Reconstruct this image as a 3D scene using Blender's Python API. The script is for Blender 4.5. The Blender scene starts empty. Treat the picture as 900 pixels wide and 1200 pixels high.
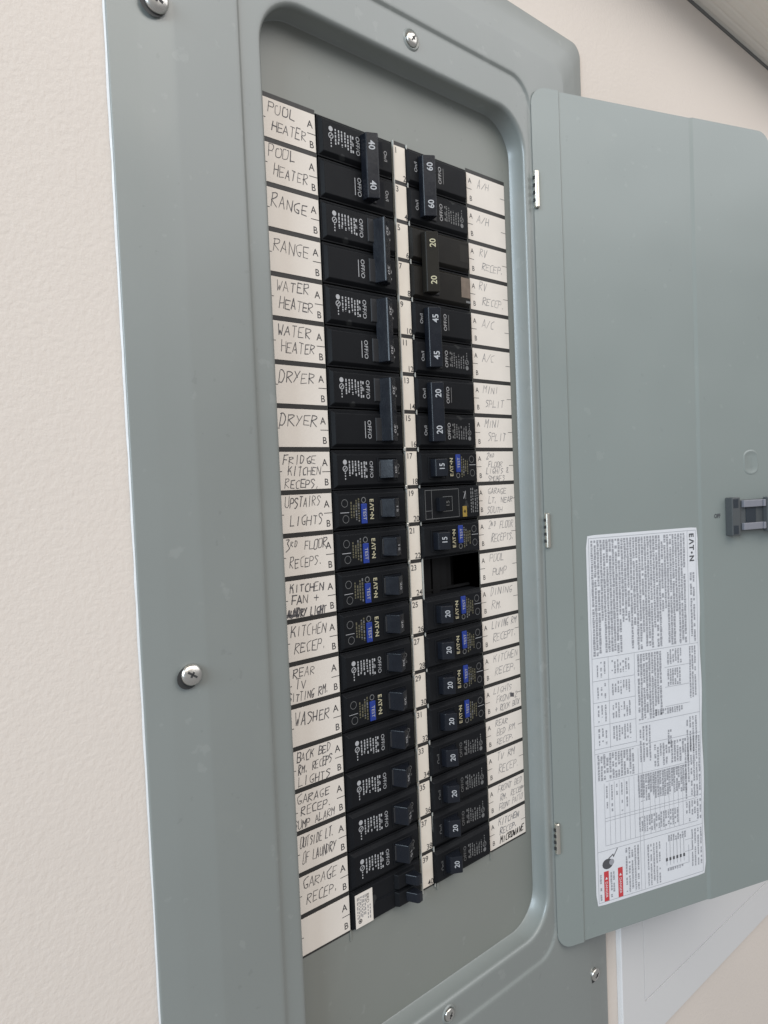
import bpy, math, random
from mathutils import Matrix, Vector
random.seed(7)
I = 0.0254                      # everything below is written in inches
S = bpy.context.scene
COL = S.collection

# ------------------------------------------------------------------ camera
R = [[0.7561067788641567, -0.6531526101172455, -0.04116074407165195],
     [-0.05702015365806509, -0.003092302051982524, -0.998368238549699],
     [0.6519595394135383, 0.7572199849217417, -0.03958097273486362]]
CAM = (-10.292583863, -13.891038095, 11.11158823)
cd = bpy.data.cameras.new("camera")
cd.sensor_fit = 'HORIZONTAL'; cd.sensor_width = 27.0; cd.lens = 24.9
cd.clip_start = 0.01; cd.clip_end = 100
cam = bpy.data.objects.new("camera", cd); COL.objects.link(cam)
cam.matrix_world = Matrix([[R[0][0], -R[1][0], -R[2][0], CAM[0]*I],
                           [R[0][1], -R[1][1], -R[2][1], CAM[1]*I],
                           [R[0][2], -R[1][2], -R[2][2], CAM[2]*I],
                           [0, 0, 0, 1]])
S.camera = cam

# ------------------------------------------------------------------ world, lamps, exposure
w = bpy.data.worlds.new("World"); S.world = w; w.use_nodes = True
bg = w.node_tree.nodes['Background']
bg.inputs[0].default_value = (0.96, 0.97, 1.0, 1); bg.inputs[1].default_value = 0.32
def area(name, loc, target, sx, sy, power, col):
    l = bpy.data.lights.new(name, 'AREA'); l.shape = 'RECTANGLE'
    l.size = sx*I; l.size_y = sy*I; l.energy = power; l.color = col
    o = bpy.data.objects.new(name, l); COL.objects.link(o)
    o.location = Vector(loc)*I
    o.rotation_euler = (Vector(target)-Vector(loc)).to_track_quat('-Z', 'Y').to_euler()
    return o
area("daylight_opening", (-108, -34, 46), (2, 0, 10), 60, 60, 80, (0.72, 0.87, 1.0))
area("right_gloss_fill", (56, -76, 86), (4, 0, 16), 110, 80, 34, (0.98, 0.98, 1.0))  # unseen lamp added high on the right for sheen on cover and door
area("front_fill", (-20, -66, 84), (2, 0, 18), 90, 60, 30, (1.0, 0.93, 0.84))  # added soft fill lamp from the camera side, no visible source
S.view_settings.view_transform = 'Standard'; S.view_settings.look = 'None'
S.view_settings.gamma = 1.0; S.view_settings.exposure = 0.10
S.view_settings.use_curve_mapping = False

# ------------------------------------------------------------------ materials
def mat(name, col, rough=0.5, metal=0.0, var=0.0, vscale=40, bump=0.0, bscale=300, bdist=0.0005, coat=0.0, spec=0.5, rvar=0.0, detail=4, stretch=None, speck=0.0, wave=0.0):
    m = bpy.data.materials.new(name); m.use_nodes = True
    nt = m.node_tree; n = nt.nodes; b = n['Principled BSDF']
    b.inputs['Base Color'].default_value = (*col, 1)
    b.inputs['Roughness'].default_value = rough
    b.inputs['Metallic'].default_value = metal
    b.inputs['Specular IOR Level'].default_value = spec
    if coat: b.inputs['Coat Weight'].default_value = coat; b.inputs['Coat Roughness'].default_value = 0.15
    tc = n.new('ShaderNodeTexCoord'); src = tc.outputs['Object']
    if stretch:
        mp = n.new('ShaderNodeMapping'); mp.inputs['Scale'].default_value = stretch
        nt.links.new(src, mp.inputs[0]); src = mp.outputs[0]
    if var or rvar:
        t = n.new('ShaderNodeTexNoise'); t.inputs['Scale'].default_value = vscale; t.inputs['Detail'].default_value = 6
        nt.links.new(src, t.inputs['Vector'])
        if var:
            mx = n.new('ShaderNodeMix'); mx.data_type = 'RGBA'
            mx.inputs[6].default_value = (*[c*(1-var) for c in col], 1)
            mx.inputs[7].default_value = (*[min(1, c*(1+var)) for c in col], 1)
            nt.links.new(t.outputs[0], mx.inputs[0]); nt.links.new(mx.outputs[2], b.inputs['Base Color'])
        if rvar:
            mr = n.new('ShaderNodeMapRange'); mr.inputs[1].default_value = .3; mr.inputs[2].default_value = .7
            mr.inputs[3].default_value = rough-rvar; mr.inputs[4].default_value = rough+rvar
            nt.links.new(t.outputs[0], mr.inputs[0]); nt.links.new(mr.outputs[0], b.inputs['Roughness'])
    if bump:
        t2 = n.new('ShaderNodeTexNoise'); t2.inputs['Scale'].default_value = bscale; t2.inputs['Detail'].default_value = detail
        nt.links.new(src, t2.inputs['Vector'])
        bp = n.new('ShaderNodeBump'); bp.inputs['Strength'].default_value = bump; bp.inputs['Distance'].default_value = bdist
        nt.links.new(t2.outputs[0], bp.inputs['Height']); nt.links.new(bp.outputs[0], b.inputs['Normal'])
        if wave:
            t4 = n.new('ShaderNodeTexNoise'); t4.inputs['Scale'].default_value = 9; t4.inputs['Detail'].default_value = 1
            nt.links.new(src, t4.inputs['Vector'])
            b4 = n.new('ShaderNodeBump'); b4.inputs['Strength'].default_value = 1.0; b4.inputs['Distance'].default_value = wave
            nt.links.new(t4.outputs[0], b4.inputs['Height']); nt.links.new(b4.outputs[0], bp.inputs['Normal'])
    if speck and var:          # scuffs, chips and settled dust
        for sc_, lo, hi, colr, amt in ((85, .66, .70, (.42, .43, .41), speck), (23, .60, .74, (.33, .33, .30), speck*.5), (150, .70, .72, (.05, .05, .05), speck)):
            t3 = n.new('ShaderNodeTexNoise'); t3.inputs['Scale'].default_value = sc_; t3.inputs['Detail'].default_value = 5
            nt.links.new(src, t3.inputs['Vector'])
            r3 = n.new('ShaderNodeMapRange'); r3.inputs[1].default_value = lo; r3.inputs[2].default_value = hi; r3.inputs[4].default_value = amt
            nt.links.new(t3.outputs[0], r3.inputs[0])
            m3 = n.new('ShaderNodeMix'); m3.data_type = 'RGBA'; m3.inputs[7].default_value = (*colr, 1)
            prev = b.inputs['Base Color'].links[0].from_socket
            nt.links.new(r3.outputs[0], m3.inputs[0]); nt.links.new(prev, m3.inputs[6]); nt.links.new(m3.outputs[2], b.inputs['Base Color'])
    return m
STEEL = mat('grey_enamel', (0.212, 0.226, 0.214), 0.42, spec=0.8, coat=0.2, speck=.11, wave=.0012, var=0.05, vscale=9, bump=0.10, bscale=900, bdist=0.0003, rvar=0.05)
DOORM = mat('grey_enamel_door', (0.213, 0.238, 0.225), 0.40, spec=0.8, coat=0.2, speck=.09, wave=.0025, var=0.05, vscale=7, bump=0.10, bscale=700, bdist=0.0003, rvar=0.05)
DEAD = mat('grey_enamel_plate', (0.205, 0.213, 0.193), 0.48, spec=.7, speck=.12, wave=.0008, var=0.04, vscale=12, bump=0.12, bscale=1000, bdist=0.0002)
WALL = mat('painted_plaster', (0.68, 0.61, 0.55), 0.82, var=0.05, vscale=6, bump=0.42, bscale=420, bdist=0.0006, spec=0.3, detail=3)
CEIL = mat('soffit_paint', (0.82, 0.79, 0.72), 0.7, var=0.03, vscale=20)
JOINT = mat('joint_sealant_grey', (0.15, 0.15, 0.145), 0.8)
WHITEP = mat('white_enamel', (0.66, 0.65, 0.645), 0.45, var=0.02, vscale=10, bump=0.05, bscale=700)
CARD = mat('cream_card', (0.735, 0.675, 0.61), 0.6, var=0.06, vscale=60, bump=0.1, bscale=500)
CARDN = mat('number_card', (0.76, 0.69, 0.60), 0.5, var=0.07, vscale=70, bump=0.1, bscale=300)
BAR = mat('black_print', (0.022, 0.02, 0.018), 0.5)
INK = mat('ball_pen_ink', (0.085, 0.08, 0.085), 0.6)
INKG = mat('pencil_ink', (0.24, 0.235, 0.24), 0.6)
INKP = mat('printed_letters', (0.04, 0.038, 0.04), 0.6)
BLACK = mat('black_phenolic', (0.0085, 0.009, 0.0105), 0.50, spec=0.12, speck=.05, var=0.2, vscale=60, bump=0.10, bscale=500, bdist=0.0004, rvar=0.07)
BLACKB = mat('black_phenolic_side', (0.008, 0.0085, 0.010), 0.5, spec=0.15, var=0.2, vscale=50)
HAND = mat('toggle_plastic', (0.010, 0.0115, 0.016), 0.26, spec=0.30, var=0.25, vscale=90, bump=0.12, bscale=400, bdist=0.0004, rvar=0.08)
SLOT = mat('toggle_slot_plastic', (0.028, 0.028, 0.030), 0.5, spec=0.2)
SMOKE = mat('brown_phenolic', (0.013, 0.0115, 0.0095), 0.42, spec=0.14, var=0.5, vscale=60, bump=0.1, bscale=400, bdist=0.0004)
SMOKEH = mat('brown_toggle', (0.018, 0.016, 0.013), 0.4, spec=0.16, var=0.3, vscale=70)
PRINTW = mat('white_print', (0.40, 0.40, 0.41), 0.5)
PRINTG = mat('grey_print', (0.15, 0.15, 0.15), 0.5)
PRINTC = mat('cream_print', (0.46, 0.42, 0.28), 0.5)
PRINTD = mat('olive_print', (0.11, 0.10, 0.06), 0.5)
BLUE = mat('blue_plastic', (0.012, 0.035, 0.23), 0.4, var=0.15, vscale=80)
GOLD = mat('gold_print', (0.30, 0.20, 0.035), 0.45)
TANP = mat('worn_tan_sticker', (0.16, 0.12, 0.09), 0.5, var=0.4, vscale=200)
METAL = mat('zinc_metal', (0.62, 0.60, 0.56), 0.28, metal=1.0, var=0.15, vscale=120, bump=0.2, bscale=400, rvar=0.1)
METALD = mat('dark_slot', (0.03, 0.03, 0.03), 0.6)
PIN = mat('hinge_zinc', (0.74, 0.70, 0.62), 0.30, metal=1.0, var=0.1, vscale=100)
RAIL = mat('rail_light_grey', (0.42, 0.42, 0.39), 0.4)
CAV = mat('cavity_black', (0.008, 0.009, 0.012), 0.6, spec=0.1)
BUS = mat('bus_plastic', (0.0085, 0.0085, 0.009), 0.5, spec=0.12, var=0.4, vscale=60)
STK = mat('sticker_white', (0.64, 0.64, 0.66), 0.28, bump=0.35, bscale=45, bdist=0.0015, var=0.03, vscale=30, coat=0.3)
STKG = mat('sticker_grey_print', (0.29, 0.29, 0.31), 0.4)
STKD = mat('sticker_dark_print', (0.07, 0.07, 0.075), 0.4)
RED = mat('sticker_red', (0.50, 0.045, 0.05), 0.35)
LATCH = mat('latch_grey_plastic', (0.07, 0.075, 0.078), 0.4, var=0.12, vscale=60, bump=0.1, bscale=400)
LATCHL = mat('latch_light_plastic', (0.20, 0.20, 0.225), 0.35, var=0.06, vscale=60)
LATCHD = mat('latch_dark', (0.022, 0.028, 0.036), 0.4)

# ------------------------------------------------------------------ mesh helpers
class MB:
    def __init__(s): s.v = []; s.f = []; s.m = []; s.mats = []
    def mi(s, m):
        if m not in s.mats: s.mats.append(m)
        return s.mats.index(m)
    def add(s, vs, fs, m):
        k = len(s.v); s.v += [tuple(p) for p in vs]; i = s.mi(m)
        for f in fs: s.f.append([a+k for a in f]); s.m.append(i)
    def box(s, x0, x1, y0, y1, z0, z1, m):
        s.add([(x, y, z) for x in (x0, x1) for y in (y0, y1) for z in (z0, z1)],
              [(0, 1, 3, 2), (4, 6, 7, 5), (0, 4, 5, 1), (2, 3, 7, 6), (0, 2, 6, 4), (1, 5, 7, 3)], m)
    def frustum(s, a, ya, b, yb, m):          # a, b = (x0,x1,z0,z1); ya behind, yb front
        v = [(a[0], ya, a[2]), (a[1], ya, a[2]), (a[1], ya, a[3]), (a[0], ya, a[3]),
             (b[0], yb, b[2]), (b[1], yb, b[2]), (b[1], yb, b[3]), (b[0], yb, b[3])]
        s.add(v, [(4, 5, 6, 7), (0, 1, 5, 4), (1, 2, 6, 5), (2, 3, 7, 6), (3, 0, 4, 7), (3, 2, 1, 0)], m)
    def prism(s, poly, z0, z1, m):            # poly of (x,y) extruded along z
        n = len(poly)
        s.add([(x, y, z0) for x, y in poly]+[(x, y, z1) for x, y in poly],
              [list(range(n))[::-1], list(range(n, 2*n))]+[(i, (i+1) % n, n+(i+1) % n, n+i) for i in range(n)], m)
    def quad(s, x0, x1, z0, z1, y, m):
        s.add([(x0, y, z0), (x1, y, z0), (x1, y, z1), (x0, y, z1)], [(0, 1, 2, 3)], m)
    def disc(s, x, z, r, y, m, n=16, sx=1.0):
        s.add([(x+sx*r*math.cos(a*2*math.pi/n), y, z+r*math.sin(a*2*math.pi/n)) for a in range(n)], [list(range(n))], m)
    def ring(s, x, z, r, t, y, m, n=16):
        vs = []
        for rr_ in (r, r-t):
            vs += [(x+rr_*math.cos(a*2*math.pi/n), y, z+rr_*math.sin(a*2*math.pi/n)) for a in range(n)]
        s.add(vs, [(i, (i+1) % n, n+(i+1) % n, n+i) for i in range(n)], m)
    def stroke(s, pts, wd, y, m):             # flat ribbon in the xz plane
        for k in range(len(pts)-1):
            a = Vector(pts[k]); b = Vector(pts[k+1]); d = b-a
            if d.length < 1e-5: continue
            d.normalize(); nrm = Vector((-d.y, d.x))*wd/2*random.uniform(0.85, 1.15); e = d*wd*0.35
            yy = y-0.0006*(len(s.f) % 5)
            q = [a-e+nrm, b+e+nrm, b+e-nrm, a-e-nrm]
            s.add([(p.x, yy, p.y) for p in q], [(0, 1, 2, 3)], m)
    def text(s, txt, x, z, size, y, m, rot=0.0, align='C', font_scale_x=1.0, bold=0.0, tilt=0.0):
        vs, fs, wd, ht = glyphs(txt, bold)
        cx = {'C': wd/2, 'L': 0, 'R': wd}[align]
        c, sn = math.cos(rot), math.sin(rot)
        out = []
        st_, ct_ = math.sin(tilt), math.cos(tilt)
        for px, py in vs:
            a = (px-cx)*size*font_scale_x; b = (py-0.36)*size
            du = a*c-b*sn; out.append((x+du*ct_, y+du*st_, z+a*sn+b*c))
        s.add(out, fs, m)
    def build(s, name, parent=None, loc=(0, 0, 0), rot=None, bevel=0, smooth=None, seg=2, key=None):
        me = bpy.data.meshes.new(name)
        me.from_pydata([(a*I, b*I, c*I) for a, b, c in s.v], [], s.f)
        for m in s.mats: me.materials.append(m)
        me.polygons.foreach_set('material_index', s.m)
        me.update()
        if smooth is not None:
            me.shade_smooth()
            me.set_sharp_from_angle(angle=math.radians(smooth))
        if key is not None: CACHE[key] = (me, bevel, seg)
        return place(name, me, parent, loc, rot, bevel, seg)
CACHE = {}
def place(name, me, parent=None, loc=(0, 0, 0), rot=None, bevel=0, seg=2):
    o = bpy.data.objects.new(name, me); COL.objects.link(o)
    o.location = Vector(loc)*I
    if rot: o.rotation_euler = rot
    if parent: o.parent = parent
    if bevel:
        b = o.modifiers.new('bevel', 'BEVEL'); b.width = bevel*I; b.segments = seg; b.limit_method = 'ANGLE'; b.angle_limit = math.radians(25)
        b.harden_normals = False
    return o
def reuse(name, key, parent, loc=(0, 0, 0), rot=None):
    me, bev, seg = CACHE[key]
    return place(name, me, parent, loc, rot, bev, seg)
_G = {}
def glyphs(txt, bold=0.0):
    k = (txt, bold)
    if k not in _G:
        c = bpy.data.curves.new('glyphs', 'FONT'); c.body = txt; c.size = 1.0; c.resolution_u = 3; c.offset = bold
        o = bpy.data.objects.new('glyphs', c); me = o.to_mesh()
        vs = [(v.co.x, v.co.y) for v in me.vertices]; fs = [list(p.vertices) for p in me.polygons]
        wd = max([v[0] for v in vs]+[0]); ht = max([v[1] for v in vs]+[0])
        o.to_mesh_clear(); bpy.data.objects.remove(o); bpy.data.curves.remove(c)
        _G[k] = (vs, fs, wd, ht)
    return _G[k]
def tag(o, label=None, cat=None, group=None, kind=None):
    if label: o['label'] = label
    if cat: o['category'] = cat
    if group: o['group'] = group
    if kind: o['kind'] = kind
    return o
def empty(name, loc, rot=(0, 0, 0)):
    o = bpy.data.objects.new(name, None); COL.objects.link(o)
    o.empty_display_size = 0.02; o.location = Vector(loc)*I; o.rotation_euler = rot
    return o

# single-stroke handwriting alphabet: points are xy digit pairs on a 4 x 6 grid
HW = {'A': '002640 1232', 'B': '0006 0636453303 3342413000', 'C': '4636150411102040', 'D': '0006 0626442000', 'E': '46060040 0333',
 'F': '0006 0646 0333', 'G': '4636150411204042 422232', 'H': '0006 4046 0343', 'I': '2026', 'J': '4641301001', 'K': '0006 46033340',
 'L': '06000040', 'M': '0006234640', 'N': '0006404640', 'O': '2606020030424636', 'P': '0006 06364433 3303', 'Q': '260602003042463626 2140',
 'R': '0006 0636453403 0340', 'S': '453616051433422010', 'T': '0646 2620', 'U': '0601103041 4641', 'V': '062046', 'W': '0610233046',
 'X': '0640 4600', 'Y': '0623 4600', 'Z': '06460040', '+': '2125 0343', '/': '0046', '.': '1011', '&': '40051636240110304', '2': '05163645000040',
 '3': '06461433424110', '1': '1526 2620'}
def handwrite(mb, txt, x, z, h, wmax, y, m, wd=0.019, slant=0.16, jit=0.42):
    cw = h*0.62; adv = h*0.86
    tot = len(txt)*adv
    if tot > wmax: k = wmax/tot; cw *= k; adv *= k
    drift = random.uniform(-0.03, 0.03)
    for i, ch in enumerate(txt):
        if ch == ' ': continue
        sup = ch.islower(); c = ch.upper()
        if c not in HW: continue
        sc = 0.62 if sup else 1.0; pw = wd*random.uniform(.72, 1.25)
        ox = x+i*adv+random.uniform(-.04, .04)*h; oz = z+drift*i*h+random.uniform(-.05, .05)*h+(0.4*h if sup else 0)
        sy = random.uniform(.9, 1.12)*(1.12 if i == 0 else 1.0)
        for st in HW[c].split():
            pts = []
            n = len(st)//2
            raw = [(int(st[2*k]), int(st[2*k+1])) for k in range(n)]
            raw = [(a+random.uniform(-jit, jit), b+random.uniform(-jit, jit)) for a, b in raw]
            if len(raw) > 2 and c in 'BCDGOPRSQUJ236&':   # soften curves (Chaikin)
                r2 = [raw[0]]
                for p, q in zip(raw, raw[1:]):
                    r2 += [(p[0]*.75+q[0]*.25, p[1]*.75+q[1]*.25), (p[0]*.25+q[0]*.75, p[1]*.25+q[1]*.75)]
                raw = r2+[raw[-1]]
            for a, b in raw:
                zz = b/6*h*sc*sy
                pts.append((ox+a/4*cw*sc+zz*slant, oz+zz))
            mb.stroke(pts, pw, y, m)

# ------------------------------------------------------------------ setting
def rr(x0, x1, z0, z1, r, y, n=9):
    out = []
    for cx, cz, a0 in ((x1-r, z1-r, 0), (x0+r, z1-r, 90), (x0+r, z0+r, 180), (x1-r, z0+r, 270)):
        for k in range(n+1):
            a = math.radians(a0+90*k/n); out.append((cx+r*math.cos(a), y, cz+r*math.sin(a)))
    return out
def loft(mb, loops, m, closed=True):
    n = len(loops[0])
    for a, b in zip(loops, loops[1:]):
        k = len(mb.v)
        mb.add(a+b, [(i, (i+1) % n, n+(i+1) % n, n+i) for i in range(n)], m)
def loft_shared(mb, loops, m):
    n = len(loops[0]); vs = [p for l in loops for p in l]
    fs = []
    for j in range(len(loops)-1):
        for i in range(n): fs.append((j*n+i, j*n+(i+1) % n, (j+1)*n+(i+1) % n, (j+1)*n+i))
    mb.add(vs, fs, m)
WY = -0.42
b = MB(); b.box(-60, 90, WY, WY+5, -50, 29.8, WALL)
# the opening cut for the panel box is hidden behind the cover: build the wall as four pieces round it
b = MB()
b.box(-60, -4.6, WY, WY+5, -60, 29.75, WALL); b.box(10.0, 90, WY, WY+5, -60, 29.75, WALL)
b.box(-4.6, 10.0, WY, WY+5, 24.6, 29.75, WALL); b.box(-4.6, 10.0, WY, WY+5, -60, -9.8, WALL)
tag(b.build('wall'), kind='structure')
b = MB()
b.box(-60, 90, -3.0, WY+5, 29.905, 34, CEIL)
k = -0.55
while k > -2.6:                    # shallow beads running along the soffit
    b.prism([(k, 29.951), (k-0.10, 29.90), (k-0.32, 29.90), (k-0.42, 29.951)], 0, 1, CEIL) if False else b.add(
        [(x, yy, zz) for x in (-60, 90) for yy, zz in ((k, 29.907), (k-0.06, 29.89), (k-0.26, 29.89), (k-0.32, 29.907))],
        [(0, 1, 5, 4), (1, 2, 6, 5), (2, 3, 7, 6)], CEIL)
    k -= 0.35
tag(b.build('ceiling'), kind='structure')
b = MB(); b.box(-60, 90, WY-0.03, WY-0.002, 29.755, 29.90, JOINT)
tag(b.build('ceiling_joint'), kind='structure')

b = MB(); z = -11.0; w0 = .01
while z < 25:                     # thin line of wall paint along the cover's left edge
    w1 = random.uniform(.0, .022); b.add([(-5.10-w0, WY-.004, z), (-5.08, WY-.03, z), (-5.075, WY-.004, z), (-5.10-w1, WY-.004, z+.4), (-5.08, WY-.03, z+.4), (-5.075, WY-.004, z+.4)], [(0, 1, 4, 3), (1, 2, 5, 4)], WHITEP); w0 = w1; z += .4
tag(b.build('caulk_line', smooth=60), kind='structure')
# white cover of the neighbouring panel
wp = tag(empty('white_access_panel', (15, WY, 0)), 'white painted metal access panel mounted on the wall right of the grey panel', 'access panel')
b = MB(); X0 = 11.22-15
loft_shared(b, [rr(X0, X0+17, -9.72, 9, .12, -0.003), rr(X0, X0+17, -9.72, 9, .12, -.17), rr(X0+.03, X0+16.97, -9.69, 8.97, .1, -.20),
                rr(X0+1.48, X0+15.5, -8.14, 7.5, .12, -.20), rr(X0+1.48, X0+15.5, -8.14, 7.5, .12, -.14)], WHITEP)
b.build('cover_frame', wp, smooth=30)
b = MB(); b.box(X0+1.52, X0+15.46, -.195, -.12, -8.10, 7.46, WHITEP); b.build('door', wp, bevel=.02)

# ------------------------------------------------------------------ the breaker panel
P = tag(empty('breaker_panel', (2.72, 0, 0)), 'grey steel breaker panel with open door, set in a cream textured wall', 'breaker panel')
PX = -2.72
def pb(mb, name, parent=None, **kw):      # part of the panel, coordinates given in wall inches
    return mb.build(name, parent or P, loc=(PX, 0, 0) if (parent is None or parent is P) else (0, 0, 0), **kw)
b = MB()
ox0, ox1, oz0, oz1 = -5.08, 10.50, -10.2, 25.12
def ins(d, y, r): return rr(ox0+d, ox1-d, oz0+d, oz1-d, r, y, 12)
rx0, rx1, rz0, rz1 = -1.775, 7.25, -2.86, 21.84
def inr(d, y, r): return rr(rx0-d, rx1+d, rz0-d, rz1+d, r, y, 12)
gx0, gx1, gz0, gz1 = -2.33, 7.50, -3.68, 22.88
def ing(d, y, r): return rr(gx0-d, gx1+d, gz0-d, gz1+d, r, y, 12)
loops = [ins(0, WY-.004, .42), ins(0, -.485, .42), ins(.015, -.497, .41), ins(.04, -.502, .40), ins(.50, -.588, .42), ins(.58, -.600, .45),
         ins(1.16, -.662, .5), ins(1.24, -.674, .55), ins(1.30, -.677, .6), ing(.14, -.677, .93), ing(.07, -.675, .9), ing(.035, -.662, .86), ing(.0, -.628, .82), ing(-.03, -.618, .8), ing(-.10, -.617, .78),
         inr(.20, -.617, 1.32), inr(.13, -.616, 1.25)]
for k in range(1, 8):
    a = math.radians(90*k/7); loops.append(inr(.11*(1-math.sin(a)), -.615+.11*(1-math.cos(a)), 1.12+.11*(1-math.sin(a))))
loops += [inr(0, -.47, 1.12), inr(0, -.02, 1.12), inr(-.02, -.004, 1.1)]
loft_shared(b, loops, STEEL)
pb(b, 'cover', smooth=60)

# the plate behind, with the breaker openings
b = MB()
xs = [-2.4, 0.0, 2.43, 2.97, 5.26, 7.9]; zs = [-3.5, 0.02, 20.0, 22.5]
for i in range(5):
    for j in range(3):
        if j == 1 and i in (1, 3): continue
        b.quad(xs[i], xs[i+1], zs[j], zs[j+1], 0, DEAD)
for x0, x1 in ((0.0, 2.43), (2.97, 5.26)):
    b.box(x0-.05, x0, .001, .12, .02, 20, DEAD); pass
    b.box(x0, x1, .001, .12, -.04, .02, DEAD); b.box(x0, x1, .001, .12, 20, 20.06, DEAD)
pb(b, 'dead_front')
b = MB()
b.box(-4.4, 9.8, 3.0, 3.1, -9.5, 24.3, CAV)
b.box(-4.5, -4.4, .0, 3.1, -9.5, 24.3, CAV); b.box(9.8, 9.9, .0, 3.1, -9.5, 24.3, CAV)
b.box(-4.4, 9.8, .0, 3.1, 24.3, 24.4, CAV); b.box(-4.4, 9.8, .0, 3.1, -9.6, -9.5, CAV)
pb(b, 'box')
b = MB()
for x0, x1, y in ((3.0, 3.28, .30), (3.33, 3.62, .36), (3.67, 3.95, .34), (4.0, 4.28, .40), (4.33, 4.55, .48), (4.9, 5.1, .9)):
    b.box(x0, x1, y, y+.5, 7.6, 9.4, BUS)
b.box(2.98, 5.2, .35, .45, 8.03, 8.09, BUS)
pb(b, 'bus_bar')

# bottom ends of the plate slots: small bent lips
b = MB()
for q4 in ((2.99, 3.06, -.05, .01, -.14, .02), (-.04, 0.0, -.03, .01, -.22, .02), (5.26, 5.31, -.03, .01, -.2, .02)):
    b = MB(); b.box(*q4, DEAD); pb(b, 'bent_tab')

# black strips carrying the circuit cards
for x0, x1 in ((-1.62, -.015), (2.475, 2.925), (5.275, 6.97)):
    b = MB(); b.box(x0, x1, -.012, -.002, .0, 20.06, BAR); pb(b, 'card_backing')
for x in (2.462, 2.938):
    b = MB(); b.box(x-.016, x+.016, -.05, -.002, -.06, 20.05, RAIL); pb(b, 'strip_rail', bevel=.006)
for i in range(8, 19):
    b = MB(); z = 20-i
    b.box(2.38, 2.46, -.09, -.01, z-.05, z+.05, PIN); pb(b, 'retainer_tab', bevel=.015)
    if i > 10 or i in (9,):
        pass
LEFT = [['POOL', 'HEATER'], ['POOL', 'HEATER'], ['RANGE'], ['RANGE'], ['WATER', 'HEATER'], ['WATER', 'HEATER'], ['DRYER'], ['DRYER'],
        ['FRIDGE', 'KITCHEN', 'RECEPS.'], ['UPSTAIRS', 'LIGHTS'], ['3rd FLOOR', 'RECEPS.'], ['KITCHEN', 'FAN +', 'LAUNDRY LIGHT'],
        ['KITCHEN', 'RECEP.'], ['REAR', 'TV', 'SITTING RM.'], ['WASHER'], ['BACK BED', 'RM. RECEPS', 'LIGHTS'],
        ['GARAGE', 'RECEP.', 'SUMP ALARM'], ['OUTSIDE LT.', 'OF LAUNDRY'], ['GARAGE', 'RECEP.'], []]
RIGHT = [['A/H'], ['A/H'], ['RV', 'RECEP.'], ['RV', 'RECEP.'], ['A/C'], ['A/C'], ['MINI', 'SPLIT'], ['MINI', 'SPLIT'],
         ['2nd', 'FLOOR', 'LIGHTS &', 'SMOKES'], ['GARAGE', 'LT. NEAR', 'SOUTH'], ['2nd FLOOR', 'RECEPTS.'], ['POOL', 'PUMP'],
         ['DINING', 'RM.'], ['LIVING RM', 'RECEPT.'], ['KITCHEN', 'RECEP.'], ['LIGHTS', 'FRONT 2', '+ ROCK BOX'], ['REAR', 'BED RM.', 'RECEP.'],
         ['TV RM', 'RECEP.'], ['FRONT BED', 'RM. RECEP', 'FRONT PATIO'], ['KITCHEN', 'RECEP.', 'MICROWAVE']]
bar = .057
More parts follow.
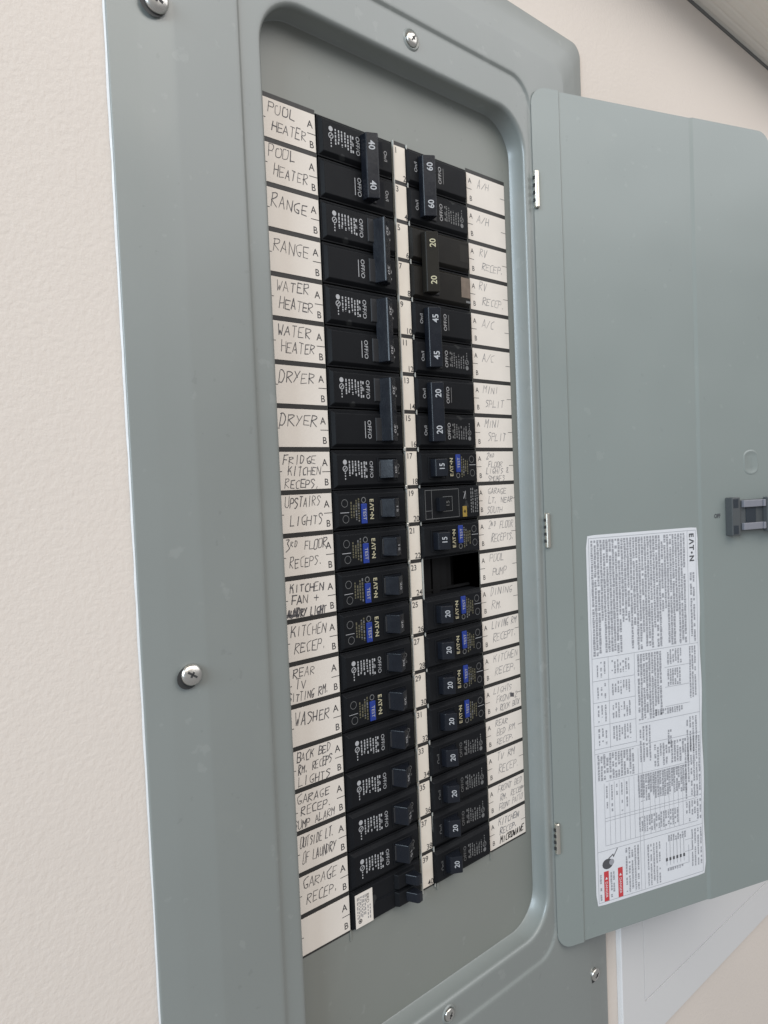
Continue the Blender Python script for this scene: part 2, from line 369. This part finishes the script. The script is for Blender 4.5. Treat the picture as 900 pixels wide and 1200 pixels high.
for side, rows in (('L', LEFT), ('R', RIGHT)):
    for i, lines in enumerate(rows):
        zc = 19.5-i
        x0, x1 = (-1.60, -.02) if side == 'L' else (5.28, 6.955)
        root = MB(); root.box(x0, x1, -.022, -.013, zc-.5+bar, zc+.5-bar, CARD)
        key = 'card'+side
        if key not in CACHE:
            m = MB(); m.box(x0, x1, -.022, -.013, -.5+bar, .5-bar, CARD)
            c = m.build('circuit_card', P, loc=(PX, 0, zc), bevel=.003, seg=1, key=key)
            m = MB()
            if side == 'L':
                m.text('A', -.17, .19, .24, -.024, INKP, bold=.008); m.text('B', -.145, -.28, .235, -.024, INKP, bold=.008)
                m.stroke([(-.25, -.035), (-.02, -.035)], .015, -.024, INKP); m.stroke([(-1.6, -.01), (-1.40, -.01)], .015, -.024, INKP)
            else:
                m.text('A', 5.42, .24, .20, -.024, INKP, bold=.006); m.text('B', 5.44, -.26, .20, -.024, INKP, bold=.006)
                m.stroke([(5.28, .0), (5.48, .0)], .014, -.024, INKP); m.stroke([(6.75, .02), (6.955, .02)], .012, -.024, INKP)
            m.build('card_print', c, key=key+'p')
        else:
            c = reuse('circuit_card', key, P, loc=(PX, 0, zc)); reuse('card_print', key+'p', c)
        if lines:
            m = MB(); n = len(lines)
            if side == 'L':
                h = {1: .25, 2: .22, 3: .185}[n]; ink = INK; bx = -1.37 if max(map(len, lines)) < 9 else -1.40; wm = 1.02
                wdt = .0185
            else:
                h = {1: .21, 2: .20, 3: .165, 4: .15}[n]; ink = INKG; bx = 5.68; wm = 1.16; wdt = .0155
            if lines[0] == 'WASHER' or lines[0].startswith('KITCH') and n == 3: wdt = .024
            top = .36 if n > 1 else .28
            step = {1: .4, 2: .40, 3: .285, 4: .215}[n]
            if side == 'R' and n == 1: top = .30
            for k, t in enumerate(lines):
                ind = (.07 if k % 2 else 0)+random.uniform(-.02, .06)
                if side == 'L' and t in ('SITTING RM.', 'SUMP ALARM', 'LAUNDRY LIGHT'): ind = -.13
                zz = top-h-k*step+random.uniform(-.01, .01)
                handwrite(m, t, bx+ind, zz, h, wm+(.18 if ind < 0 else -max(ind, 0)*.5), -.0245, BAR if t in ('MICROWAVE',) else ink, wdt+(.008 if t in ('MICROWAVE', 'LAUNDRY LIGHT') else 0), slant=.16 if side == 'L' else .25)
            if side == 'L' and i == 11:
                for q in range(6): m.stroke([(-1.45+random.uniform(0, .04), -.33-.01*q), (-1.12+random.uniform(-.03, .03), -.36-.008*q+random.uniform(-.02, .02))], .02, -.0245, INK)
            if side == 'R' and i == 15:
                for q in range(6): m.stroke([(6.45, .06-.02*q), (6.6, .03-.02*q)], .025, -.0245, INK)
            m.build('handwriting', c)
for i in range(20):
    zc = 19.5-i
    if 'num' not in CACHE:
        m = MB(); m.box(2.49, 2.91, -.02, -.013, -.5+bar*.9, .5-bar*.9, CARDN)
        c = m.build('number_card', P, loc=(PX, 0, zc), bevel=.003, seg=1, key='num')
    else: c = reuse('number_card', 'num', P, loc=(PX, 0, zc))
    m = MB()
    m.text(str(2*i+1), 2.515, .335, .215, -.0225, INKP, align='L', bold=.01); m.text(str(2*i+2), 2.895, -.35, .215, -.0225, INKP, align='R', bold=.01)
    m.build('number_print', c)

# ------------------------------------------------------------------ screws
def screw(x, z, y, r, tilt, hole=False, slot=40):
    m = MB(); n = 24; loops = []
    for k, (rad, d) in enumerate(((1.0, 0), (1.0, -.22), (.93, -.34), (.78, -.45), (.5, -.53), (.2, -.56))):
        loops.append([(rad*r*math.cos(2*math.pi*i/n), d*r, rad*r*math.sin(2*math.pi*i/n)) for i in range(n)])
    loft_shared(m, loops, METAL); m.add([(p[0], p[1], p[2]) for p in loops[-1]], [list(range(n))], METAL)
    s = m.build('screw', P, loc=(x+PX, y, z), rot=tilt, smooth=40)
    m = MB()
    for a, L in ((slot, .80), (slot+90, .46)):
        c, q = math.cos(math.radians(a)), math.sin(math.radians(a)); wd = .10*r
        pts = [(-L*r, -wd), (L*r, -wd), (L*r, wd), (-L*r, wd)]
        vs = [(px*c-pz*q, -.40*r if abs(px) > .6*r else -.55*r, px*q+pz*c) for px, pz in pts]
        vs2 = [(px*c-pz*q, -.575*r, px*q+pz*c) for px, pz in [(-L*r*.62, -wd), (L*r*.62, -wd), (L*r*.62, wd), (-L*r*.62, wd)]]
        m.add(vs2, [(0, 1, 2, 3)], METALD)
    m.build('drive_slot', s)
    m = MB()
    if hole: m.disc(-.07, -.05, r*1.08, 0, METALD, 20)
    else: loft_shared(m, [[(r*q*math.cos(2*math.pi*i/n), dd, r*q*math.sin(2*math.pi*i/n)) for i in range(n)] for q, dd in ((1.5, 0.004), (1.28, -.03), (1.05, -.012))], STEEL)
    m.build('screw_seat', P, loc=(x+PX, y-.003, z), smooth=60)
screw(-4.17, 20.56, -.680, .24, (math.radians(6), 0, math.radians(-8)), True, -30)
screw(-4.17, 7.47, -.680, .215, (math.radians(-8), 0, math.radians(-10)), True, -35)
screw(9.50, -5.46, -.66, .20, (0, 0, 0), True, 30)
screw(2.70, 22.40, -.618, .19, (0, 0, 0), False, 50)
screw(2.70, -3.22, -.618, .17, (0, 0, 0), False, 60)

# ------------------------------------------------------------------ door
DA = math.radians(-19)
D = MB()
hx, hy = 7.645, -.735
# outline with rounded corners, stepped section in depth
s0, s1, dz0, dz1, dr = -.13, 9.70, -3.72, 22.82, .55
def joggle(s):   # depth of the inner face along the door
    if s < .86: return 0.0
    if s < .92: return .055*(s-.86)/.06
    if s < 6.08: return .055
    if s < 6.20: return .055-.05*(s-6.08)/.12
    return .005
def zlim(s):
    d = min(s-s0, s1-s)
    if d >= dr: return dz0, dz1
    e = dr-math.sqrt(max(0, dr*dr-(dr-d)**2)); return dz0+e, dz1-e
cuts = [s0+dr*(1-math.cos(math.radians(a))) for a in range(0, 91, 10)]+[.84, .86, .89, .92, .94, 3, 6.06, 6.08, 6.11, 6.14, 6.17, 6.20, 6.22, 8]
cuts += [s1-dr*(1-math.cos(math.radians(a))) for a in range(90, -1, -10)]
vs = []; fs = []
for k, s in enumerate(cuts):
    a, c = zlim(s); y = joggle(s)
    e = .02
    vs += [(s, y, a), (s, y, c), (s, y+.05, a), (s, y+.05, c)]
for k in range(len(cuts)-1):
    o = 4*k; p = o+4
    fs += [(o, p, p+1, o+1), (o+2, o+3, p+3, p+2), (o, o+2, p+2, p), (o+1, p+1, p+3, o+3)]
D.add(vs, fs, DOORM)
door = D.build('door', P, loc=(hx+PX, hy, 0), rot=(0, 0, DA), smooth=25)
b = MB()      # turned back rim behind the hinge side and top so that the sheet has depth
b.box(.95, 9.55, .06, .30, 22.62, 22.67, DOORM); b.box(.95, 9.55, .06, .30, -3.57, -3.52, DOORM); b.box(9.5, 9.56, .06, .30, -3.1, 22.2, DOORM)
b.build('door_flange', door)
for zt, zb in ((20.31, 19.2), (10.02, 8.95), (.35, -.62)):
    m = MB(); zc = (zt+zb)/2; h = (zt-zb)/2; n = 14
    loft_shared(m, [[(.085*q*math.cos(2*math.pi*i/n), .085*q*math.sin(2*math.pi*i/n), zz) for i in range(n)] for q, zz in ((.6, -h), (1, -h+.03), (1, h-.03), (.6, h))], PIN)
    m.box(.03, .20, .02, .06, -h+.02, h-.02, PIN)
    hg = m.build('hinge', P, loc=(hx-.06+PX, hy-.02, zc), smooth=40)
    m = MB()
    for q in (-.6, -.2, .2, .6):
        m = MB(); m.box(-.105, -.06, -.02, .06, h*q-.045, h*q+.045, METALD); m.build('knuckle_gap', hg)

# sticker on the door (all flat print)
SX0, SX1, SZ0, SZ1 = 1.42, 6.03, -2.77, 9.22
b = MB(); SY = .055-.008
# gently wavy sheet
nx, nz = 14, 30
vs = []; fs = []
for j in range(nz+1):
    for i in range(nx+1):
        x = SX0+(SX1-SX0)*i/nx; z = SZ0+(SZ1-SZ0)*j/nz
        if j in (0, nz) and i in (0, nx): x += .06 if i == 0 else -.06; z += .02 if j == 0 else -.02
        if i == nx: x += .025*math.sin(z*2.1)
        vs.append((x, SY, z))
for j in range(nz):
    for i in range(nx):
        o = j*(nx+1)+i; fs.append((o, o+1, o+nx+2, o+nx+1))
b.add(vs, fs, STK)
stick = b.build('instruction_label', door)
PY = SY-.004
b = MB(); q = MB()
def lineV(x, z0, z1, t=.012): b.quad(x-t/2, x+t/2, z0, z1, PY, STKG)
def lineH(z, x0, x1, t=.012): b.quad(x0, x1, z-t/2, z+t/2, PY-.0006, STKG)
def textcol(x, z0, z1, h=.075, m=STKG, dens=.92):       # one line of tiny type running down the sticker
    z = z1
    while z > z0:
        L = random.uniform(.03, .11)
        if random.random() < dens:
            b.quad(x-h/2*random.uniform(.65, 1.1), x+h/2*random.uniform(.65, 1.1), max(z-L, z0), z, PY-.001, m)
        z -= L+random.uniform(.008, .025)
def block(x0, x1, z0, z1, ragged=.3, pitch=.12, h=.07, dens=.85):
    x = x0+pitch/2
    while x < x1-pitch*.3:
        end = z0+(z1-z0)*random.choice((0, 0, .02, random.uniform(0, ragged)))
        textcol(x, end, z1, h, STKG, dens); x += pitch
mg = .10
for x in (SX0+mg, SX1-mg): lineV(x, SZ0+mg, SZ1-mg)
for z in (SZ0+mg, SZ1-mg): lineH(z, SX0+mg, SX1-mg)
block(SX0+.15, 5.5, 5.35, 9.05, .35, .118, .088, .96); block(5.62, 5.88, 5.35, 7.7, .3, .12, .08)
lineV(5.56, 5.3, 9.1); lineH(5.28, SX0+mg, SX1-mg)
block(3.3, 4.4, 3.0, 5.2, .4, .115, .085, .95); block(4.55, 5.2, 4.7, 5.2, .2, .11); block(5.5, 5.9, 3.4, 5.2, .3, .11)
for z in (4.62, 3.95, 3.3): lineH(z, 4.45, 5.5)
block(4.55, 5.2, 3.98, 4.55, .2, .1)
for z in (4.55, 3.85, 3.1, 2.35): lineH(z, SX0+mg, 3.2)
for x in (2.15, 3.2): lineV(x, 2.3, 5.28)
for z0, z1 in ((4.65, 5.15), (3.95, 4.45), (3.2, 3.75), (2.45, 3.0)):
    block(1.65, 2.05, z0, z1, .3, .14, .06, .7); block(2.25, 3.1, z0+.05, z1, .5, .11, .06, .8)
lineH(2.9, 3.3, SX1-mg); block(3.3, 3.8, 1.6, 2.8, .2, .13); block(5.3, 5.9, 1.3, 2.8, .5, .13); block(4.5, 4.7, 1.8, 2.5, .2, .1)
lineH(2.2, SX0+mg, SX1-mg); lineH(1.25, SX0+.5, SX1-.3)
block(1.6, 3.1, 1.3, 2.15, .3, .115, .08)
for x in (1.85, 2.05, 2.25, 2.45, 2.65, 2.85, 3.05, 3.7, 3.9, 4.1, 4.3, 4.5, 4.7, 4.9, 5.1): lineV(x, -.85, 1.2, .01)
for z in (.05, -.05, -.85): lineH(z, 1.85, SX1-.3)
block(3.2, 5.3, .3, 1.2, .5, .1, .075, .95); block(3.9, 5.2, 1.35, 2.1, .5, .12, .08); block(4.0, 5.2, 3.05, 3.25, 0, .1); block(4.4, 5.2, -1.3, -1.08, 0, .1, .07); block(5.2, 5.9, .0, 2.1, .5, .12); block(3.2, 4.9, -.75, -.2, .2, .1, .06)
block(1.85, 3.0, .15, 1.1, .8, .2, .06, .6); block(5.2, 5.9, -.8, -.1, .4, .12)
lineH(-1.0, SX0+mg, SX1-mg)
for x in (3.25, 3.4): lineV(x, -2.65, 2.1)
block(2.6, 3.2, -2.6, -1.1, .3, .12, .07); block(3.5, 4.1, -2.6, -1.2, .4, .12, .06); block(5.4, 5.9, -2.4, -1.1, .7, .13, .06)
for k in range(6): b.quad(4.3+.15*k, 4.38+.15*k, -1.95, -1.84, PY-.0012, STKD)
for k in range(6): b.quad(4.33+.15*k, 4.345+.15*k, -2.1, -1.3, PY-.001, STKG)
block(4.35, 5.1, -2.3, -2.2, 0, .1, .08)
for st in ([(5.15, -1.4), (5.45, -1.4), (5.45, -1.8), (5.15, -1.8)], [(5.3, -1.6), (5.3, -2.2), (4.4, -2.2)]): b.stroke(st, .012, PY-.0012, STKG)
block(1.56, 1.72, -2.6, -1.75, .1, .11, .07); block(1.98, 2.24, -2.6, -1.75, .2, .1, .07)
for x in (1.74, 2.30):
    w_ = MB(); w_.quad(x, x+.19, -2.66, -1.68, PY-.001, RED); w_.build('warning_stripe', door)
for x in (1.835, 2.395):
    q.add([(x-.05, PY-.002, -1.95), (x+.05, PY-.002, -1.95), (x, PY-.002, -1.86)], [(0, 1, 2)], STK)
    q.text('DANGER', x, -2.28, .13, PY-.002, STK, rot=-math.pi/2)
# arc-flash emblem: dark head shape with a spark
q.disc(1.9, -1.45, .17, PY-.001, STKD, 14, 1.25); q.disc(2.06, -1.42, .10, PY-.0015, STKG, 12)
q.stroke([(1.95, -1.28), (2.12, -1.18), (2.14, -1.26), (2.3, -1.02)], .03, PY-.0015, STKD)
q.box(SX1-.42, SX1-.13, PY-.0005, PY, 8.0, 9.1, STK) if False else None
for k, (g, dz) in enumerate((('E', .0), ('\u039b', .22), ('T', .42), ('N', .78))):
    q.text(g, SX1-.28, 8.96-dz, .27, PY-.002, STKD, rot=-math.pi/2, bold=.035)
q.disc(SX1-.28, 8.37, .04, PY-.002, STKD, 10)
tag(b.build('label_print', door), kind=None); q.build('warning_print', door)
# embossed oval and the paint line near the latch
b = MB(); n = 28
def oval(rx, rz, y): return [(8.5+rx*math.cos(2*math.pi*i/n), y, 11.34+(.18 if math.sin(2*math.pi*i/n) > 0 else -.18)+rz*math.sin(2*math.pi*i/n)) for i in range(n)]
loft_shared(b, [oval(.36, .26, .006), oval(.33, .23, -.012), oval(.29, .19, -.012), oval(.26, .16, .002), oval(.02, .02, .002)], DOORM)
b.build('knockout', door, smooth=40)
b = MB(); b.text('OFF', 6.88, 9.55, .20, -.004, STKD, bold=.03, font_scale_x=.8)
b.build('printed_mark', door)
# latch
lt = MB()
lt.box(7.25, 7.62, -.30, .004, 8.84, 10.16, LATCH)
lt.box(7.62, 9.55, -.22, .004, 8.98, 10.06, LATCH)
lt.box(8.75, 9.55, -.42, -.22, 8.92, 10.12, LATCH)
latch = lt.build('latch', door, bevel=.03)
for q4 in ((7.30, 7.52, -.312, -.30, 9.80, 10.10), (7.30, 7.52, -.312, -.30, 8.90, 9.20), (7.95, 8.4, -.25, -.22, 9.26, 9.80), (9.2, 9.5, -.435, -.42, 9.25, 9.85)):
    m = MB(); m.box(*q4, LATCHD); m.build('latch_recess', latch, bevel=.01)
for z in (9.02, 9.80):
    m = MB(); m.box(7.75, 8.70, -.34, -.22, z, z+.24, LATCHL); m.box(8.62, 8.72, -.40, -.34, z, z+.24, LATCHL); m.build('latch_arm', latch, bevel=.02)

# ------------------------------------------------------------------ circuit breakers (u -> x, protrusion -> -y, v -> z)
FP = -.13       # face plane
def pole_body(m, v, kind='C'):
    bm = SMOKE if kind == 'S' else BLACK
    m.box(.03, 2.37, -.03, 1.15, v-.485, v+.485, BLACKB)
    if kind == 'Q':
        m.frustum((.04, 2.36, v-.47, v+.44), -.03, (.02+.06, 2.32, v-.45, v+.42), -.16, bm)
    elif kind == 'E':
        m.frustum((.05, 2.35, v-.46, v+.46), -.03, (.11, 2.31, v-.385, v+.385), FP, bm)
    else:
        m.frustum((.05, 2.35, v-.455, v+.455), -.03, (.13, 2.30, v-.37, v+.37), FP, bm)
def rating(m, v, g=PRINTW, s=1.0):       # approval marks and lines of tiny type, all running down the breaker
    y = FP-.004
    m.disc(.36, v+.19, .062, y, g, 14); m.ring(.36, v+.03, .075, .02, y, g, 14); m.stroke([(.33, v+.0), (.39, v+.06)], .018, y-.001, g)
    for k in range(3): m.quad(.345+.0, .375, v-.10-.07*k, v-.06-.07*k, y, g)
    cols = [(.50, .22, -.15, 1), (.60, .22, -.05, 0), (.585, -.06, -.13, 0), (.69, .22, -.04, 1), (.70, -.09, -.16, 0), (.79, .22, -.03, 0), (.80, -.06, -.13, 0), (.88, .18, -.20, 1), (.97, .20, -.22, 1)]
    for u, a, c, _ in cols:
        z = v+a
        while z > v+c:
            L = random.uniform(.03, .08); m.quad(u-.02, u+.017, max(z-L, v+c), z, y-random.uniform(0, .0008), g); z -= L+random.uniform(.012, .028)
    m.quad(1.01, 1.055, v+.12, v+.19, y-.001, g); m.quad(1.0, 1.02, v-.05, v+.06, y-.001, g); m.quad(1.04, 1.055, v-.05, v+.03, y-.001, g); m.quad(1.01, 1.055, v-.21, v-.15, y-.001, g)
RD = -math.pi/2
def eaton(m, v):
    y = FP-.004
    m.quad(1.06, 1.26, v-.29, v+.28, y, CAV); m.disc(1.16, v-.105, .026, y-.002, PRINTC, 8)
    for g, dz in (('E', .21), ('\u039b', .085), ('T', -.015), ('N', -.20)):
        m.text(g, 1.16, v+dz, .17, y-.002, PRINTC, rot=RD, bold=.022)
def eaton_print(m, v):
    y = FP-.004
    for u, a, c in ((.50, .20, -.20), (.58, .12, -.2), (.66, .24, -.26), (.74, .28, -.30)):
        z = v+a
        while z > v+c:
            L = random.uniform(.03, .08); m.quad(u-.02, u+.02, max(z-L, v+c), z, y, PRINTD if u < .6 else random.choice((PRINTD, PRINTD, PRINTG))); z -= L+.022
    m.stroke([(.16, v-.06), (.42, v-.06)], .014, y-.001, PRINTW)
    m.ring(.30, v+.17, .10, .012, y, PRINTG, 14); m.ring(.32, v-.22, .10, .012, y, PRINTG, 14)
def offo(m, v, g=PRINTW): m.text('OFF/O', 1.19, v, .165, FP-.004, g, rot=RD, bold=.005)
def onl(m, v, g=PRINTW): m.text('On/I', 2.10, v, .15, FP-.004, g, rot=RD)
def toggle_single(root, amp, kind, key, loose=False):
    hm = HAND
    m = MB(); v = .235 if kind != 'Q' else .2
    m.prism([(1.46, FP+.02), (1.64, -.455), (1.665, -.465), (1.93, -.31), (1.945, -.29), (1.97, FP+.02)][::-1], -v, v, hm)
    h = m.build('handle', root, bevel=.018)
    m = MB()
    m.text(amp, 1.80, -.02, .20, -.393, PRINTW, rot=RD, bold=.012, tilt=math.atan2(.155, .265)); m.build('amp_number', h)
    return h
def guard(root, v=0, a=1.42, c=2.04, w=.27):
    m = MB(); y0, y1 = FP+.01, FP-.022
    m.box(a-.03, a, y1, y0, v-w-.03, v+w+.03, BLACK); m.box(c, c+.03, y1, y0, v-w-.03, v+w+.03, BLACK)
    m.box(a, c, y1, y0, v+w, v+w+.03, BLACK); m.box(a, c, y1, y0, v-w-.03, v-w, BLACK)
    m.quad(a, c, v-w, v+w, FP-.003, CAV)
    m.build('handle_guard', root, bevel=.006, seg=1)
def single(side, row, kind, amp, label):
    loc = (0, 0, 19.5-row) if side == 'L' else (5.26, 0, 19.5-row)
    jr = random.uniform(-.006, .006)      # each breaker seats a little differently
    root = empty('circuit_breaker', (loc[0], random.uniform(-.012, .01), loc[2]+random.uniform(-.012, .012)), (0, jr, 0) if side == 'L' else (0, math.pi+jr, 0))
    tag(root, label, 'circuit breaker', 'single-pole breakers in the panel')
    m = MB(); pole_body(m, 0, kind); m.build('body', root, bevel=.012)
    m = MB()
    if kind == 'C':
        rating(m, 0, PRINTW if side == 'L' else PRINTG); m.text('OFF/O', 1.20, 0, .15, FP-.004, PRINTW if side == 'L' else PRINTG, rot=RD)
        m.build('rating_print', root)
        m = MB(); onl(m, 0, PRINTG); m.build('position_mark', root)
    elif kind == 'E':
        eaton_print(m, 0); m.build('rating_print', root)
        m = MB(); eaton(m, 0); m.build('brand_mark', root)
        m = MB(); m.box(.81, .985, FP-.035, FP+.01, -.36, .14, BLUE); tb = m.build('test_button', root, bevel=.012)
        m = MB(); m.text('TEST', .90, -.12, .14, FP-.038, PRINTW, rot=RD); m.build('button_lettering', tb)
        m = MB(); m.ring(.90, .23, .075, .02, FP-.004, PRINTG, 16); m.disc(.90, .23, .05, FP-.003, CAV); m.build('test_lamp', root)
    else:
        y = -.165
        for u0, u1 in ((.18, .30), (.36, .50)):
            u = u0
            while u < u1+.01:
                z = .30
                while z > -.36:
                    L = random.uniform(.03, .1); m.quad(u-.02, u+.02, z-L, z, y, PRINTG); z -= L+.03
                u += .075
        m.text('QO', .72, -.22, .16, y, PRINTW, rot=RD, bold=.01) if False else m.stroke([(.66, .0-.32), (.74, -.12)], .02, y, PRINTW)
        m.stroke([(.66, -.1), (.66, -.3), (.76, -.3)], .018, y, PRINTG); m.build('rating_print', root)
        m = MB(); m.box(.63, .80, y, y+.003, .10, .40, GOLD); m.ring(.715, .25, .055, .02, y-.002, CAV, 4); m.disc(.715, .25, .02, y-.002, CAV, 8); m.build('brand_mark', root)
        m = MB()
        for a in ([(.95, -.40), (.95, .38), (2.26, .38), (2.26, -.40), (.95, -.40)], [(2.02, .38), (2.02, -.40)], [(2.02, .16), (2.26, .16)]): m.stroke(a, .012, y, PRINTG)
        m.build('panel_outline', root)
    if kind != 'Q':
        guard(root)
        m = MB(); m.frustum((1.44, 1.62, -.2, .2), FP-.004, (1.46, 1.60, -.19, .19), FP-.03, SLOT); m.build('slot_cover', root, bevel=.006, seg=1)
        toggle_single(root, amp, kind, None)
    else:
        m = MB(); m.box(1.60, 1.84, -.30, -.15, -.19, .19, CAV); h = m.build('handle', root, bevel=.015)
        m = MB(); m.text(amp, 1.40, 0, .18, -.168, PRINTG, rot=RD); m.stroke([(1.22, -.2), (1.58, -.2), (1.58, .2), (1.22, .2), (1.22, -.2)], .014, -.166, PRINTG); m.build('amp_number', root)
    return root
def double(side, row, amp, label, state='ON', kind='C'):
    loc = (0, 0, 19-row) if side == 'L' else (5.26, 0, 19-row)
    root = empty('double_breaker', loc, (0, 0, 0) if side == 'L' else (0, math.pi, 0))
    tag(root, label, 'circuit breaker', 'double-pole breakers in the panel')
    for v in (.5, -.5):
        m = MB(); pole_body(m, v, kind); m.build('body', root, bevel=.012)
    m = MB()
    g = PRINTW if side == 'L' else PRINTG
    if kind == 'C':
        rating(m, .5, g); offo(m, .5, PRINTW); offo(m, -.5, PRINTW)
        m.quad(1.04, 1.06, -.72, -.30, FP-.004, g)
    else:
        m.quad(.12, .48, .14, .70, FP-.004, TANP); m.quad(.14, .50, -.78, -.30, FP-.004, SMOKEH); m.quad(.1, .3, .78, .84, FP-.004, PRINTG)
    m.build('rating_print' if kind == 'C' else 'worn_sticker', root)
    if kind == 'C':
        m = MB(); onl(m, .5); onl(m, -.5); m.build('position_mark', root)
    for v in (.5, -.5):
        m = MB(); m.frustum((1.38, 1.72, v-.3, v+.3), FP-.003, (1.40, 1.70, v-.28, v+.28), FP-.035, SLOT)
        m.quad(1.46, 2.0, v-.31, v+.31, FP-.0015, CAV)
        m.build('slot_cover', root, bevel=.008, seg=1)
    hm = SMOKEH if kind == 'S' else HAND
    m = MB()
    if state == 'ON':
        m.prism([(1.55, FP+.01), (1.665, -.44), (1.69, -.465), (1.975, -.30), (1.99, -.27), (1.99, FP+.01)][::-1], -.80, .80, hm)
        uc, y, ti = 1.83, -.389, math.atan2(.165, .285)
    else:
        m.prism([(1.28, FP+.01), (1.27, -.33), (1.29, -.36), (1.55, -.475), (1.585, -.46), (1.60, FP+.01)][::-1], -.80, .80, hm)
        uc, y, ti = 1.41, -.417, -math.atan2(.115, .26)
    h = m.build('handle', root, bevel=.018)
    m = MB()
    for v in (.5, -.5): m.text(amp, uc, v*.98, .23, y, PRINTW if kind == 'C' else PRINTC, rot=RD, bold=.014, tilt=ti)
    m.build('amp_number', h)
    return root
dl = lambda t, s, x: f'double-pole black breaker {x} the {s} cards reading {t}'
double('L', 0, '40', 'double-pole black breaker switched off, beside the left cards reading POOL HEATER', 'OFF')
double('L', 2, '50', 'double-pole black breaker beside the two left cards reading RANGE')
double('L', 4, '30', 'double-pole black breaker beside the two left cards reading WATER HEATER')
double('L', 6, '30', 'double-pole black breaker beside the two left cards reading DRYER')
double('R', 0, '60', 'double-pole black breaker marked 60 beside the right cards reading A/H')
double('R', 2, '20', 'brownish double-pole breaker with worn sticker beside the right cards reading RV RECEP', kind='S')
double('R', 4, '45', 'double-pole black breaker marked 45 beside the right cards reading A/C')
double('R', 6, '20', 'double-pole black breaker marked 20 beside the right cards reading MINI SPLIT')
L1 = {8: ('C', '20', 'black single breaker with white print beside the card reading FRIDGE KITCHEN RECEPS'),
      9: ('E', '15', 'black single breaker with blue TEST button beside the card reading UPSTAIRS LIGHTS'),
      10: ('E', '15', 'black single breaker with blue TEST button beside the card reading 3RD FLOOR RECEPS'),
      11: ('E', '20', 'black single breaker with blue TEST button beside the card reading KITCHEN FAN + LAUNDRY LIGHT'),
      12: ('E', '20', 'black single breaker with blue TEST button beside the left card reading KITCHEN RECEP'),
      13: ('C', '20', 'black single breaker with white print beside the card reading REAR TV SITTING RM'),
      14: ('E', '20', 'black single breaker with blue TEST button beside the card reading WASHER'),
      15: ('C', '20', 'black single breaker with white print beside the card reading BACK BED RM RECEPS LIGHTS'),
      16: ('C', '20', 'black single breaker with white print beside the card reading GARAGE RECEP SUMP ALARM'),
      17: ('C', '15', 'black single breaker with white print beside the card reading OUTSIDE LT OF LAUNDRY'),
      18: ('C', '15', 'black single breaker with white print directly above the tandem breaker with paper label')}
for r, (k, a, l) in L1.items(): single('L', r, k, a, l)
R1 = {8: ('E', '15', 'black single breaker with blue TEST button beside the card reading 2ND FLOOR LIGHTS'),
      9: ('Q', '15', 'flat-faced black breaker with a small gold square mark beside the right GARAGE card'),
      10: ('E', '15', 'black single breaker with blue TEST button just above the empty slot'),
      12: ('E', '20', 'black single breaker with blue TEST button beside the card reading DINING RM'),
      13: ('E', '20', 'black single breaker with blue TEST button beside the card reading LIVING RM RECEPT'),
      14: ('E', '20', 'black single breaker with blue TEST button beside the right card reading KITCHEN RECEP'),
      15: ('E', '20', 'black single breaker with blue TEST button beside the card reading LIGHTS FRONT'),
      16: ('C', '20', 'black single breaker with grey print beside the card reading REAR BED RM RECEP'),
      17: ('C', '20', 'black single breaker with grey print, third from the bottom of the right column'),
      18: ('C', '20', 'black single breaker with grey print beside the card reading FRONT BED RM'),
      19: ('C', '20', 'black single breaker with grey print at the bottom of the right column')}
for r, (k, a, l) in R1.items(): single('R', r, k, a, l)
# tandem breaker at the foot of the left column
t = tag(empty('tandem_breaker', (0, 0, .5)), 'black tandem breaker with two small toggles and a paper label, foot of left column', 'circuit breaker', None)
m = MB(); m.box(.03, 2.37, -.03, 1.15, -.485, .485, BLACKB); m.frustum((.05, 2.35, -.47, .47), -.03, (.08, 2.32, -.44, .44), -.10, BLACK); m.box(.75, 1.5, -.115, -.10, -.01, .01, CAV)
m.build('body', t, bevel=.01)
m = MB(); m.box(.10, .66, -.108, -.101, -.45, .40, CARD); pl = m.build('paper_label', t)
m = MB()
m.text('BRD', .5, .20, .13, -.111, INKP, rot=RD)
for u in (.17, .22, .27, .32, .37, .42, .50, .57):
    z = .32 if u < .45 else .02
    while z > (-.2 if u < .45 else -.34):
        L = random.uniform(.03, .1); m.quad(u-.014, u+.014, z-L, z, -.1105, INKG); z -= L+.03
m.ring(.24, -.30, .06, .018, -.111, INKP, 12); m.disc(.24, -.30, .03, -.111, INKP, 8)
m.build('label_print', pl)
for v in (.235, -.235):
    m = MB(); m.frustum((1.40, 2.10, v-.20, v+.20), -.10, (1.46, 2.06, v-.18, v+.18), -.22, BLACKB); m.build('toggle_block', t, bevel=.015)
    m = MB(); m.prism([(1.70, -.21), (1.84, -.50), (1.90, -.53), (2.04, -.50), (2.02, -.21)][::-1], v-.13, v+.13, HAND); m.build('handle', t, bevel=.02)

for o in bpy.data.objects:
    if o.name.split('.')[0] in ('rating_print', 'card_print', 'label_print', 'handwriting', 'number_print', 'warning_print', 'position_mark', 'brand_mark', 'panel_outline', 'worn_sticker', 'amp_number', 'button_lettering', 'printed_mark'):
        o['kind'] = 'stuff'
